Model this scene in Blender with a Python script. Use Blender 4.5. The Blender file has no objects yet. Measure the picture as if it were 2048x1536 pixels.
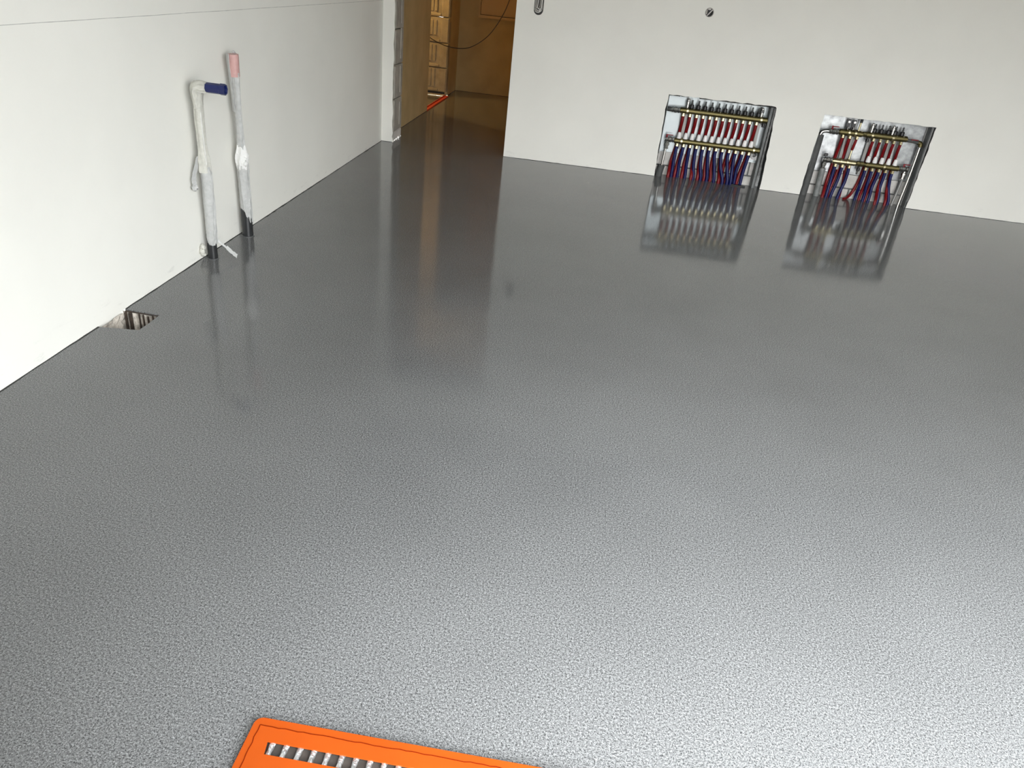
import bpy, math, random
from mathutils import Vector, Matrix
from mathutils.geometry import delaunay_2d_cdt

scene = bpy.context.scene
COL = scene.collection
PI = math.pi

# ------------------------------------------------------------------ camera
FPX = 1491.1
YAW, PITCH, ROLL = -0.0717579, 0.50155, 0.1128666
CAM = Vector((1.703, -6.0359, 1.2833))
_f = Vector((math.sin(YAW) * math.cos(PITCH), math.cos(YAW) * math.cos(PITCH), -math.sin(PITCH)))
_r = Vector((math.cos(YAW), -math.sin(YAW), 0.0))
_u = _r.cross(_f)
_r2 = _r * math.cos(ROLL) + _u * math.sin(ROLL)
_u2 = -_r * math.sin(ROLL) + _u * math.cos(ROLL)
cam_data = bpy.data.cameras.new('camera')
cam_data.sensor_fit = 'HORIZONTAL'
cam_data.sensor_width = 36.0
cam_data.lens = FPX / 2048.0 * 36.0
cam_data.clip_start = 0.02
cam = bpy.data.objects.new('camera', cam_data)
COL.objects.link(cam)
_m = Matrix((( _r2.x, _u2.x, -_f.x, CAM.x), (_r2.y, _u2.y, -_f.y, CAM.y), (_r2.z, _u2.z, -_f.z, CAM.z), (0, 0, 0, 1)))
cam.matrix_world = _m
scene.camera = cam

# ------------------------------------------------------------------ sky
world = bpy.data.worlds.new('overcast_sky')
scene.world = world
world.use_nodes = True
bg = world.node_tree.nodes['Background']
# overcast sky: the standard overcast distribution, three times brighter overhead than at the horizon
_w = world.node_tree
_tc = _w.nodes.new('ShaderNodeTexCoord')
_sx = _w.nodes.new('ShaderNodeSeparateXYZ')
_w.links.new(_tc.outputs['Generated'], _sx.inputs[0])
_mr = _w.nodes.new('ShaderNodeMapRange')
_mr.inputs['To Min'].default_value, _mr.inputs['To Max'].default_value = 1 / 3, 1.0
_w.links.new(_sx.outputs['Z'], _mr.inputs['Value'])
_sc = _w.nodes.new('ShaderNodeMath')
_sc.operation = 'MULTIPLY'
_w.links.new(_mr.outputs['Result'], _sc.inputs[0])
_sc.inputs[1].default_value = 35.5
bg.inputs['Color'].default_value = (0.95, 0.98, 1.0, 1)
_w.links.new(_sc.outputs[0], bg.inputs['Strength'])

# daylight portal in the glazed opening behind the camera
OPX0, OPX1, OPZ0, OPZ1, OPY = 1.46, 5.4, 0.03, 2.18, -5.95
pd = bpy.data.lights.new('window_portal', 'AREA')
pd.shape = 'RECTANGLE'
pd.size, pd.size_y = OPX1 - OPX0, OPZ1 - OPZ0
pd.cycles.is_portal = True
po = bpy.data.objects.new('window_portal', pd)
COL.objects.link(po)
po.location = ((OPX0 + OPX1) / 2, OPY, (OPZ0 + OPZ1) / 2)
po.rotation_euler = (PI / 2, 0, 0)

vs = scene.view_settings
vs.view_transform = 'Standard'
vs.look = 'None'
vs.gamma = 1.0
vs.use_curve_mapping = False
vs.exposure = 0.0
scene.cycles.diffuse_bounces = 6
scene.cycles.max_bounces = 12
scene.cycles.caustics_reflective = True
scene.cycles.sample_clamp_indirect = 6.0

# ------------------------------------------------------------------ materials
def mat(name, color, rough=0.5, metal=0.0, spec=None, noise=None, bump=None, emit=None, coat=0.0):
    """noise=(scale, amount) varies the colour; bump=(scale, strength)"""
    m = bpy.data.materials.new(name)
    m.use_nodes = True
    nt = m.node_tree
    b = nt.nodes['Principled BSDF']
    b.inputs['Base Color'].default_value = (*color, 1)
    b.inputs['Roughness'].default_value = rough
    b.inputs['Metallic'].default_value = metal
    if spec is not None:
        b.inputs['Specular IOR Level'].default_value = spec
    b.inputs['Coat Weight'].default_value = coat
    geo = None
    if noise or bump:
        geo = nt.nodes.new('ShaderNodeNewGeometry')
    if noise:
        n = nt.nodes.new('ShaderNodeTexNoise')
        n.inputs['Scale'].default_value = noise[0]
        n.inputs['Detail'].default_value = 4
        nt.links.new(geo.outputs['Position'], n.inputs['Vector'])
        r = nt.nodes.new('ShaderNodeMapRange')
        r.inputs['From Min'].default_value = 0.3
        r.inputs['From Max'].default_value = 0.7
        r.inputs['To Min'].default_value = 1 - noise[1]
        r.inputs['To Max'].default_value = 1 + noise[1]
        nt.links.new(n.outputs['Fac'], r.inputs['Value'])
        mx = nt.nodes.new('ShaderNodeVectorMath')
        mx.operation = 'SCALE'
        mx.inputs[0].default_value = color
        nt.links.new(r.outputs['Result'], mx.inputs['Scale'])
        nt.links.new(mx.outputs['Vector'], b.inputs['Base Color'])
    if bump:
        n = nt.nodes.new('ShaderNodeTexNoise')
        n.inputs['Scale'].default_value = bump[0]
        n.inputs['Detail'].default_value = 3
        nt.links.new(geo.outputs['Position'], n.inputs['Vector'])
        bp = nt.nodes.new('ShaderNodeBump')
        bp.inputs['Strength'].default_value = bump[1]
        bp.inputs['Distance'].default_value = 0.01
        nt.links.new(n.outputs['Fac'], bp.inputs['Height'])
        nt.links.new(bp.outputs['Normal'], b.inputs['Normal'])
    if emit:
        b.inputs['Emission Color'].default_value = (*emit[0], 1)
        b.inputs['Emission Strength'].default_value = emit[1]
    return m

def node(nt, kind, **kw):
    n = nt.nodes.new(kind)
    for k, v in kw.items():
        if k in n.inputs:
            n.inputs[k].default_value = v
        else:
            setattr(n, k, v)
    return n

def floor_material():
    m = bpy.data.materials.new('speckled_resin_floor')
    m.use_nodes = True
    nt = m.node_tree
    L = nt.links.new
    b = nt.nodes['Principled BSDF']
    geo = nt.nodes.new('ShaderNodeNewGeometry')
    pos = geo.outputs['Position']
    # fine granules
    n1 = node(nt, 'ShaderNodeTexNoise', Scale=430.0, Detail=2.0, Roughness=0.75)
    L(pos, n1.inputs['Vector'])
    r1 = nt.nodes.new('ShaderNodeValToRGB')
    e = r1.color_ramp.elements
    e[0].position, e[0].color = 0.37, (0.030, 0.0305, 0.031, 1)
    e[1].position, e[1].color = 0.64, (0.265, 0.269, 0.271, 1)
    x = r1.color_ramp.elements.new(0.455); x.color = (0.103, 0.1044, 0.105, 1)
    x = r1.color_ramp.elements.new(0.55); x.color = (0.151, 0.153, 0.1535, 1)
    n1b = node(nt, 'ShaderNodeTexNoise', Scale=215.0, Detail=1.0)
    L(pos, n1b.inputs['Vector'])
    mxn = node(nt, 'ShaderNodeMix')
    mxn.inputs['Factor'].default_value = 0.38
    L(n1.outputs['Fac'], mxn.inputs[2]); L(n1b.outputs['Fac'], mxn.inputs[3])
    L(mxn.outputs[0], r1.inputs['Fac'])
    # broad trowel cloudiness
    n2 = node(nt, 'ShaderNodeTexNoise', Scale=1.7, Detail=4.0, Roughness=0.6)
    L(pos, n2.inputs['Vector'])
    r2 = node(nt, 'ShaderNodeMapRange')
    r2.inputs['From Min'].default_value, r2.inputs['From Max'].default_value = 0.3, 0.7
    r2.inputs['To Min'].default_value, r2.inputs['To Max'].default_value = 0.93, 1.07
    L(n2.outputs['Fac'], r2.inputs['Value'])
    mul = node(nt, 'ShaderNodeVectorMath', operation='SCALE')
    L(r1.outputs['Color'], mul.inputs[0])
    L(r2.outputs['Result'], mul.inputs['Scale'])
    L(mul.outputs['Vector'], b.inputs['Base Color'])
    b.inputs['Roughness'].default_value = 0.095
    b.inputs['IOR'].default_value = 1.46
    # orange-peel surface
    n3 = node(nt, 'ShaderNodeTexNoise', Scale=260.0, Detail=1.0)
    L(pos, n3.inputs['Vector'])
    n4 = node(nt, 'ShaderNodeTexNoise', Scale=9.0, Detail=2.0)
    L(pos, n4.inputs['Vector'])
    b1 = node(nt, 'ShaderNodeBump', Strength=0.015, Distance=0.0008)
    L(n3.outputs['Fac'], b1.inputs['Height'])
    b2 = node(nt, 'ShaderNodeBump', Strength=0.02, Distance=0.006)
    L(n4.outputs['Fac'], b2.inputs['Height'])
    L(b1.outputs['Normal'], b2.inputs['Normal'])
    L(b2.outputs['Normal'], b.inputs['Normal'])
    return m

def plaster_material(name, color, line_z=None, grime=True):
    m = bpy.data.materials.new(name)
    m.use_nodes = True
    nt = m.node_tree
    L = nt.links.new
    b = nt.nodes['Principled BSDF']
    b.inputs['Roughness'].default_value = 0.62
    b.inputs['Specular IOR Level'].default_value = 0.25
    geo = nt.nodes.new('ShaderNodeNewGeometry')
    pos = geo.outputs['Position']
    n = node(nt, 'ShaderNodeTexNoise', Scale=2.2, Detail=5.0)
    L(pos, n.inputs['Vector'])
    mr = node(nt, 'ShaderNodeMapRange')
    mr.inputs['From Min'].default_value, mr.inputs['From Max'].default_value = 0.3, 0.7
    mr.inputs['To Min'].default_value, mr.inputs['To Max'].default_value = 0.97, 1.02
    L(n.outputs['Fac'], mr.inputs['Value'])
    sc = node(nt, 'ShaderNodeVectorMath', operation='SCALE')
    sc.inputs[0].default_value = color
    L(mr.outputs['Result'], sc.inputs['Scale'])
    out = sc.outputs['Vector']
    sep = nt.nodes.new('ShaderNodeSeparateXYZ')
    L(pos, sep.inputs[0])
    if grime:
        # scuffs left by the trowel along the foot of the wall
        st = node(nt, 'ShaderNodeMapping')
        st.inputs['Scale'].default_value = (5.0, 5.0, 26.0)
        L(pos, st.inputs['Vector'])
        g = node(nt, 'ShaderNodeTexNoise', Scale=1.6, Detail=6.0, Roughness=0.65)
        L(st.outputs['Vector'], g.inputs['Vector'])
        gr = node(nt, 'ShaderNodeMapRange')
        gr.inputs['From Min'].default_value, gr.inputs['From Max'].default_value = 0.58, 0.72
        L(g.outputs['Fac'], gr.inputs['Value'])
        zz = node(nt, 'ShaderNodeMapRange')
        zz.inputs['From Min'].default_value, zz.inputs['From Max'].default_value = 0.10, 0.03
        L(sep.outputs['Z'], zz.inputs['Value'])
        mm = node(nt, 'ShaderNodeMath', operation='MULTIPLY')
        L(gr.outputs['Result'], mm.inputs[0]); L(zz.outputs['Result'], mm.inputs[1])
        mm2 = node(nt, 'ShaderNodeMath', operation='MULTIPLY')
        L(mm.outputs[0], mm2.inputs[0]); mm2.inputs[1].default_value = 0.30
        mix = node(nt, 'ShaderNodeMix', data_type='RGBA')
        L(mm2.outputs[0], mix.inputs['Factor'])
        L(out, mix.inputs[6]); mix.inputs[7].default_value = (0.30, 0.30, 0.29, 1)
        out = mix.outputs[2]
    if line_z is not None:
        # pencil level line drawn along the wall, uneven in pressure
        wob = node(nt, 'ShaderNodeTexNoise', Scale=3.0, Detail=2.0)
        L(pos, wob.inputs['Vector'])
        d0 = node(nt, 'ShaderNodeMath', operation='MULTIPLY_ADD')
        L(wob.outputs['Fac'], d0.inputs[0]); d0.inputs[1].default_value = 0.003; d0.inputs[2].default_value = -line_z - 0.0015
        d1 = node(nt, 'ShaderNodeMath', operation='ADD')
        L(sep.outputs['Z'], d1.inputs[0]); L(d0.outputs[0], d1.inputs[1])
        d2 = node(nt, 'ShaderNodeMath', operation='ABSOLUTE'); L(d1.outputs[0], d2.inputs[0])
        d3 = node(nt, 'ShaderNodeMath', operation='LESS_THAN'); L(d2.outputs[0], d3.inputs[0]); d3.inputs[1].default_value = 0.0010
        pr = node(nt, 'ShaderNodeTexNoise', Scale=14.0, Detail=3.0); L(pos, pr.inputs['Vector'])
        d4 = node(nt, 'ShaderNodeMath', operation='MULTIPLY'); L(d3.outputs[0], d4.inputs[0]); L(pr.outputs['Fac'], d4.inputs[1])
        mix = node(nt, 'ShaderNodeMix', data_type='RGBA')
        L(d4.outputs[0], mix.inputs['Factor'])
        L(out, mix.inputs[6]); mix.inputs[7].default_value = (0.12, 0.12, 0.12, 1)
        out = mix.outputs[2]
    L(out, b.inputs['Base Color'])
    bn = node(nt, 'ShaderNodeTexNoise', Scale=120.0, Detail=3.0); L(pos, bn.inputs['Vector'])
    bp = node(nt, 'ShaderNodeBump', Strength=0.06, Distance=0.004)
    L(bn.outputs['Fac'], bp.inputs['Height']); L(bp.outputs['Normal'], b.inputs['Normal'])
    return m

WHITE = (0.80, 0.795, 0.745)
M = {}
M['floor'] = floor_material()
M['plaster'] = plaster_material('white_plaster', WHITE)
M['plaster_line'] = plaster_material('white_plaster_lined', WHITE, line_z=1.0115)
M['plaster_raw'] = mat('bare_skim_plaster', (0.48, 0.375, 0.19), 0.85, noise=(5, .10), bump=(60, .1))
M['ceiling'] = mat('ceiling_concrete', (0.36, 0.36, 0.345), 0.85, noise=(4, .08))
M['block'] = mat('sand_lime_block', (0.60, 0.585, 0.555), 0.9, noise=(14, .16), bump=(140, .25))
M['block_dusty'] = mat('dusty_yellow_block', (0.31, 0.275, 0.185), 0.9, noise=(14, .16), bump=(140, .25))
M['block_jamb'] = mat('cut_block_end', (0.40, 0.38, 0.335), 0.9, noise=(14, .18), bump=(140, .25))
M['mortar'] = mat('grey_mortar', (0.16, 0.162, 0.158), 0.9, noise=(40, .35), bump=(120, .5))
M['dark'] = mat('dark_foam_and_shadow', (0.028, 0.028, 0.026), 0.8, noise=(60, .4))  # edge foam, and the painted shadow line over the larger recess
M['void'] = mat('socket_box_black', (0.02, 0.02, 0.02), 0.55)
M['zinc'] = mat('bright_zinc_sheet', (0.40, 0.44, 0.45), 0.25, 0.25, spec=.25, noise=(9, .06))
M['zinc_dull'] = mat('mottled_zinc_sheet', (0.36, 0.375, 0.38), 0.40, 1.0, noise=(26, .30))
M['zinc_side'] = mat('grey_zinc_channel', (0.15, 0.16, 0.158), 0.6, 0.3, noise=(18, .25))
M['brass'] = mat('brass', (0.17, 0.145, 0.066), 0.5, 1.0)
M['brass_light'] = mat('pale_brass', (0.52, 0.46, 0.29), 0.32, 1.0)
M['chrome'] = mat('nickel_plate', (0.50, 0.495, 0.475), 0.24, 1.0)
M['steel'] = mat('zinc_bracket_steel', (0.26, 0.26, 0.25), 0.45, 0.3)
M['red'] = mat('red_plastic_pipe', (0.17, 0.004, 0.006), 0.38, spec=.3)
M['darkred'] = mat('dark_red_lever', (0.22, 0.012, 0.02), 0.35)
M['blue'] = mat('blue_plastic_pipe', (0.004, 0.008, 0.075), 0.38, spec=.3)
M['white_plastic'] = mat('white_plastic', (0.86, 0.85, 0.84), 0.35)
M['black'] = mat('black_plastic', (0.012, 0.012, 0.013), 0.35)
M['darkgrey'] = mat('charcoal_pipe_insulation', (0.070, 0.073, 0.072), 0.7, noise=(30, .2))
M['greypipe'] = mat('grey_pipe_sleeve', (0.20, 0.21, 0.205), 0.5, noise=(30, .2))
M['drain'] = mat('anthracite_drain_pipe', (0.020, 0.021, 0.022), 0.35)
M['tape'] = mat('white_masking_film', (0.45, 0.455, 0.445), 0.38, noise=(45, .10), bump=(90, .35))
M['tape_warm'] = mat('cream_masking_tape', (0.53, 0.525, 0.475), 0.5, noise=(45, .10), bump=(90, .3))
M['tape_white'] = mat('crumpled_white_tape', (0.74, 0.74, 0.72), 0.45, bump=(120, .4))
M['pink'] = mat('pink_tape', (0.54, 0.32, 0.30), 0.4, noise=(45, .06), bump=(90, .2))
M['blueplug'] = mat('blue_plug_plastic', (0.003, 0.010, 0.085), 0.35)
M['orange'] = mat('orange_paint', (0.31, 0.050, 0.0035), 0.5, spec=.2, noise=(9, .05), bump=(35, .08))
M['orange_dark'] = mat('orange_paint_crease', (0.12, 0.012, 0.002), 0.9, spec=0.0)
M['galvbar'] = mat('galvanised_bar', (0.62, 0.64, 0.645), 0.36, 0.85, noise=(120, .3), bump=(200, .4))
M['tray'] = mat('brown_tray', (0.045, 0.036, 0.030), 0.8, noise=(40, .3))
M['cable'] = mat('black_cable', (0.012, 0.010, 0.008), 0.5)
M['greycable'] = mat('grey_cable', (0.42, 0.40, 0.37), 0.45)
M['whitecable'] = mat('white_cable', (0.70, 0.69, 0.66), 0.45)
M['redstrip'] = mat('red_orange_plastic_strip', (0.50, 0.045, 0.015), 0.5)
M['panel'] = mat('brown_grey_panel', (0.50, 0.36, 0.18), 0.55)
M['rubble'] = mat('pit_concrete', (0.56, 0.51, 0.45), 0.95, noise=(38, .38), bump=(90, .8))
M['wood'] = mat('damp_timber', (0.040, 0.027, 0.019), 0.85, noise=(40, .5), bump=(90, .5))
M['stone'] = mat('added_terrace_stone', (0.20, 0.20, 0.19), 0.85, noise=(3, .1))
M['alu'] = mat('anthracite_added_frame', (0.06, 0.062, 0.065), 0.4, 0.3)
M['bulb'] = mat('warm_bulb', (1, 0.7, 0.35), 0.4, emit=((1.0, 0.60, 0.20), 1200.0))
M['ring'] = mat('screed_ring', (0.085, 0.087, 0.088), 0.35)

# ------------------------------------------------------------------ object helpers
WORLD = {}          # world position of every object we place

def mesh(name, vf, mats, smooth=False):
    v, f = vf[0], vf[1]
    me = bpy.data.meshes.new(name)
    me.from_pydata([tuple(p) for p in v], [], [tuple(q) for q in f])
    for m in (mats if isinstance(mats, (list, tuple)) else [mats]):
        me.materials.append(m)
    if len(vf) > 2:
        for p, i in zip(me.polygons, vf[2]):
            p.material_index = i
    me.validate()
    me.update()
    if smooth:
        for p in me.polygons:
            p.use_smooth = True
        try:
            me.set_sharp_from_angle(angle=math.radians(38))
        except Exception:
            pass
    return me

def put(name, me, loc=(0, 0, 0), parent=None, rot=None):
    o = bpy.data.objects.new(name, me)
    COL.objects.link(o)
    loc = Vector(loc)
    WORLD[o.name] = loc
    if parent is not None:
        o.parent = parent
        o.location = loc - WORLD[parent.name]
    else:
        o.location = loc
    if rot:
        o.rotation_euler = rot
    return o

def tag(o, label, cat=None, group=None, kind=None):
    if label:
        o['label'] = label
    if cat:
        o['category'] = cat
    if group:
        o['group'] = group
    if kind:
        o['kind'] = kind
    return o

def thing(name, loc, label, cat, group=None):
    o = bpy.data.objects.new(name, None)
    o.empty_display_size = 0.05
    COL.objects.link(o)
    o.location = loc
    WORLD[o.name] = Vector(loc)
    return tag(o, label, cat, group)

def part(name, vf, m, root, smooth=False, label=None):
    """mesh given in world coordinates, parented to root"""
    base = WORLD[root.name]
    v = [Vector(p) - base for p in vf[0]]
    o = put(name, mesh(name, (v,) + tuple(vf[1:]), m, smooth), base, root)
    if label:
        o['label'] = label
    return o

def struct(name, vf, m, label, cat, smooth=False):
    o = put(name, mesh(name, vf, m, smooth))
    return tag(o, label, cat, kind='structure')

def join(*vfs):
    V, F = [], []
    for a in vfs:
        k = len(V)
        V += [Vector(p) for p in a[0]]
        F += [tuple(i + k for i in q) for q in a[1]]
    return V, F

def box(x0, x1, y0, y1, z0, z1):
    v = [(x0, y0, z0), (x1, y0, z0), (x1, y1, z0), (x0, y1, z0), (x0, y0, z1), (x1, y0, z1), (x1, y1, z1), (x0, y1, z1)]
    f = [(0, 3, 2, 1), (4, 5, 6, 7), (0, 1, 5, 4), (1, 2, 6, 5), (2, 3, 7, 6), (3, 0, 4, 7)]
    return v, f

def cbox(sx, sy, sz, c=0.004):
    """box with chamfered edges, centred; 24 verts"""
    hx, hy, hz = sx / 2, sy / 2, sz / 2
    V = []
    idx = {}
    for ix in (-1, 1):
        for iy in (-1, 1):
            for iz in (-1, 1):
                for ax in range(3):
                    p = [ix * (hx - c), iy * (hy - c), iz * (hz - c)]
                    p[ax] = (ix * hx, iy * hy, iz * hz)[ax]
                    idx[(ix, iy, iz, ax)] = len(V)
                    V.append(tuple(p))
    F = []
    I = lambda a, b, d, ax: idx[(a, b, d, ax)]
    for s in (-1, 1):
        q = [I(s, -1, -1, 0), I(s, 1, -1, 0), I(s, 1, 1, 0), I(s, -1, 1, 0)]
        F.append(q if s > 0 else q[::-1])
        q = [I(-1, s, -1, 1), I(-1, s, 1, 1), I(1, s, 1, 1), I(1, s, -1, 1)]
        F.append(q if s > 0 else q[::-1])
        q = [I(-1, -1, s, 2), I(1, -1, s, 2), I(1, 1, s, 2), I(-1, 1, s, 2)]
        F.append(q if s > 0 else q[::-1])
    for a in (-1, 1):
        for b in (-1, 1):
            F.append([I(a, b, -1, 0), I(a, b, 1, 0), I(a, b, 1, 1), I(a, b, -1, 1)])
            F.append([I(a, -1, b, 0), I(a, 1, b, 0), I(a, 1, b, 2), I(a, -1, b, 2)])
            F.append([I(-1, a, b, 1), I(1, a, b, 1), I(1, a, b, 2), I(-1, a, b, 2)])
            for c2 in (-1, 1):
                F.append([I(a, b, c2, 0), I(a, b, c2, 1), I(a, b, c2, 2)])
    return V, F

def move(vf, d):
    d = Vector(d)
    return [Vector(p) + d for p in vf[0]], vf[1]

def smooth_path(pts, sub=6):
    """Catmull-Rom through points (any dimension)"""
    P = [list(p) for p in pts]
    n = len(P)
    out = []
    for i in range(n - 1):
        p0, p1, p2, p3 = P[max(i - 1, 0)], P[i], P[i + 1], P[min(i + 2, n - 1)]
        for k in range(sub):
            t = k / sub
            out.append([0.5 * (2 * b + (c - a) * t + (2 * a - 5 * b + 4 * c - d) * t * t + (3 * b - a - 3 * c + d) * t ** 3)
                        for a, b, c, d in zip(p0, p1, p2, p3)])
    out.append(P[-1])
    return out

def tube(path, r, n=10, caps=True, mod=None):
    """tube along 3-D points; r number or list; mod(i, a) scales the radius"""
    P = [Vector(p[:3]) for p in path]
    N = len(P)
    R = r if isinstance(r, (list, tuple)) else [r] * N
    V, F = [], []
    ref = None
    for i in range(N):
        t = (P[min(i + 1, N - 1)] - P[max(i - 1, 0)])
        if t.length < 1e-9:
            t = Vector((0, 0, 1))
        t.normalize()
        if ref is None:
            ref = Vector((1, 0, 0)) if abs(t.x) < 0.9 else Vector((0, 1, 0))
        u = (ref - t * ref.dot(t)).normalized()
        w = t.cross(u)
        ref = u
        for k in range(n):
            a = 2 * PI * k / n
            rr = R[i] * (mod(i, a) if mod else 1)
            V.append(P[i] + (u * math.cos(a) + w * math.sin(a)) * rr)
    for i in range(N - 1):
        for k in range(n):
            k2 = (k + 1) % n
            F.append((i * n + k, i * n + k2, (i + 1) * n + k2, (i + 1) * n + k))
    if caps:
        F.append(tuple(range(n))[::-1])
        F.append(tuple((N - 1) * n + k for k in range(n)))
    return V, F

def lathe(profile, axis='Z', n=14):
    """profile: list of (distance along axis, radius)"""
    A = {'X': Vector((1, 0, 0)), 'Y': Vector((0, 1, 0)), 'Z': Vector((0, 0, 1))}[axis]
    U = {'X': Vector((0, 1, 0)), 'Y': Vector((0, 0, 1)), 'Z': Vector((1, 0, 0))}[axis]
    W = A.cross(U)
    V, F = [], []
    for h, r in profile:
        for k in range(n):
            a = 2 * PI * k / n
            V.append(A * h + (U * math.cos(a) + W * math.sin(a)) * r)
    N = len(profile)
    for i in range(N - 1):
        for k in range(n):
            k2 = (k + 1) % n
            F.append((i * n + k, i * n + k2, (i + 1) * n + k2, (i + 1) * n + k))
    F.append(tuple(range(n))[::-1])
    F.append(tuple((N - 1) * n + k for k in range(n)))
    return V, F

def ragged(poly, amp, step, rng):
    """subdivide a closed 2-D polygon and jitter the new points"""
    out = []
    n = len(poly)
    for i in range(n):
        a, b = Vector(poly[i]), Vector(poly[(i + 1) % n])
        k = max(1, int((b - a).length / step))
        nrm = Vector((-(b - a).y, (b - a).x)).normalized()
        for j in range(k):
            p = a + (b - a) * (j / k)
            if j:
                p = p + nrm * rng.uniform(-amp, amp)
            out.append((p.x, p.y))
    return out

def inside(p, poly):
    c = False
    n = len(poly)
    for i in range(n):
        x1, y1 = poly[i]
        x2, y2 = poly[(i + 1) % n]
        if (y1 > p[1]) != (y2 > p[1]) and p[0] < (x2 - x1) * (p[1] - y1) / (y2 - y1) + x1:
            c = not c
    return c

def plate(outer, holes, to3, depth_outer, hole_depth):
    """flat plate with holes; to3(a, b, d) maps 2-D plus depth to 3-D.
    Every loop gets a rim: depth_outer for the outline, hole_depth[i] per hole."""
    verts, edges, loops = [], [], []
    for lp in [outer] + holes:
        k = len(verts)
        verts += [Vector(p) for p in lp]
        edges += [(k + i, k + (i + 1) % len(lp)) for i in range(len(lp))]
        loops.append((k, len(lp)))
    res = delaunay_2d_cdt(verts, edges, [], 0, 1e-7)
    pv, pf = res[0], res[2]
    V = [to3(p.x, p.y, 0) for p in pv]
    F, MI = [], []
    for t in pf:
        c = (sum(pv[i].x for i in t) / len(t), sum(pv[i].y for i in t) / len(t))
        if inside(c, outer) and not any(inside(c, h) for h in holes):
            F.append(tuple(t)); MI.append(0)
    for li, lp in enumerate([outer] + holes):
        d = depth_outer if li == 0 else hole_depth[li - 1]
        if not d:
            continue
        k = len(V)
        n = len(lp)
        for p in lp:
            V.append(to3(p[0], p[1], 0)); V.append(to3(p[0], p[1], d))
        for i in range(n):
            j = (i + 1) % n
            F.append((k + 2 * i, k + 2 * j, k + 2 * j + 1, k + 2 * i + 1)); MI.append(0 if li == 0 else 1)
    return V, F, MI

# ------------------------------------------------------------------ the shell
rng = random.Random(7)
RX1, RZ, RY0 = 7.2, 2.62, -5.88           # right wall, ceiling height, front wall
DX0, DX1, DZ = 0.088, 0.995, 2.15        # doorway
JD = 0.29                                # wall thickness at the doorway
CX1, CY1 = 1.30, 3.25                    # corridor
SY0, SY1 = 1.63, 2.68                    # side opening in the corridor wall

# floor: one poured surface through room, doorway and corridor, with the cut-out by the left wall
f_outline = [(0, RY0), (RX1, RY0), (RX1, 0), (4.15, 0), (4.15, 0.10), (3.33, 0.10), (3.33, 0), (3.02, 0), (3.02, 0.10), (2.19, 0.10), (2.19, 0),
             (DX1, 0), (DX1, JD), (CX1, JD), (CX1, CY1), (-0.02, CY1), (-0.02, SY1), (-2.0, SY1), (-2.0, SY0), (0, SY0), (0, JD), (DX0, JD), (DX0, 0), (0, 0),
             (0, -3.562), (0.062, -3.566), (0.143, -3.569), (0.146, -3.64), (0.144, -3.714), (0.09, -3.72), (0.036, -3.728), (0, -3.734)]
vf = plate(f_outline, [], lambda a, b, d: Vector((a, b, -d)), 0.010, [])
floor = struct('floor', (vf[0], vf[1]), M['floor'], 'glossy grey speckled poured resin floor', 'floor')

# left wall
struct('wall_left', join(box(-0.18, 0.0, RY0, 0.0, 0.0, RZ), box(-0.18, -0.012, -3.80, -3.50, -0.14, 0.0)), M['plaster_line'],
       'smooth white plastered wall with a pencil level line, on the left', 'wall')

# back wall: plaster skin with doorway, two manifold recesses and two electrical holes
door_poly = [(DX0, -0.05), (DX1, -0.05), (DX1 - 0.002, 0.4), (DX1 - 0.005, 1.1), (DX1, DZ), (DX0, DZ)]
edge = []
z = DZ
while z > 0.02:
    edge.append((DX0 + rng.uniform(-0.005, 0.004), z)); z -= rng.uniform(0.025, 0.06)
edge += [(DX0 + 0.004, 0.02), (DX0 + 0.006, -0.05)]
outer = [(0.0, -0.05)] + edge[::-1] + [(DX1, DZ), (DX1 - 0.004, 1.1), (DX1 - 0.001, 0.5), (DX1, -0.05), (RX1, -0.05), (RX1, RZ), (0.0, RZ)]
r1 = [(2.196, -0.02), (3.018, -0.02), (3.012, 0.2), (2.992, 0.60), (2.985, 0.609), (2.194, 0.606), (2.186, 0.50), (2.194, 0.30)]
r2 = [(3.326, -0.02), (4.137, -0.02), (4.150, 0.602), (3.345, 0.597), (3.338, 0.42), (3.330, 0.20)]
rec1 = ragged(r1, 0.0035, 0.03, rng)
rec2 = ragged(r2, 0.0030, 0.03, rng)
def circle(cx, cz, r, n=20):
    return [(cx + r * math.cos(2 * PI * k / n), cz + r * math.sin(2 * PI * k / n)) for k in range(n)]
hole_a = circle(2.367, 1.175, 0.031)
slot = [(1.154 + 0.034 * math.cos(a), 1.066 + 0.034 * math.sin(a)) for a in [PI + PI * k / 10 for k in range(11)]] + \
       [(1.154 + 0.034 * math.cos(a), 1.140 + 0.034 * math.sin(a)) for a in [PI * k / 10 for k in range(11)]]
vf = plate(outer, [rec1, rec2, hole_a, slot], lambda a, b, d: Vector((a, d, b)), 0.014, [0.10, 0.10, 0.045, 0.045])
wall_back = struct('wall_back', vf, [M['plaster'], M['mortar']], 'white plastered end wall with a doorway and two cut recesses', 'wall')
core = struct('wall_back_core', join(box(DX1, 2.19, 0.050, JD, -0.1, RZ), box(2.19, RX1 + .1, 0.112, JD, -0.1, RZ), box(-0.24, DX1, 0.016, JD, DZ, RZ),
              box(DX1 + .004, 1.08, 0.012, 0.05, -0.05, RZ), box(1.23, 2.19, 0.046, 0.05, -.05, RZ)), M['mortar'],
       'masonry core behind the white end wall', 'wall')

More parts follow.
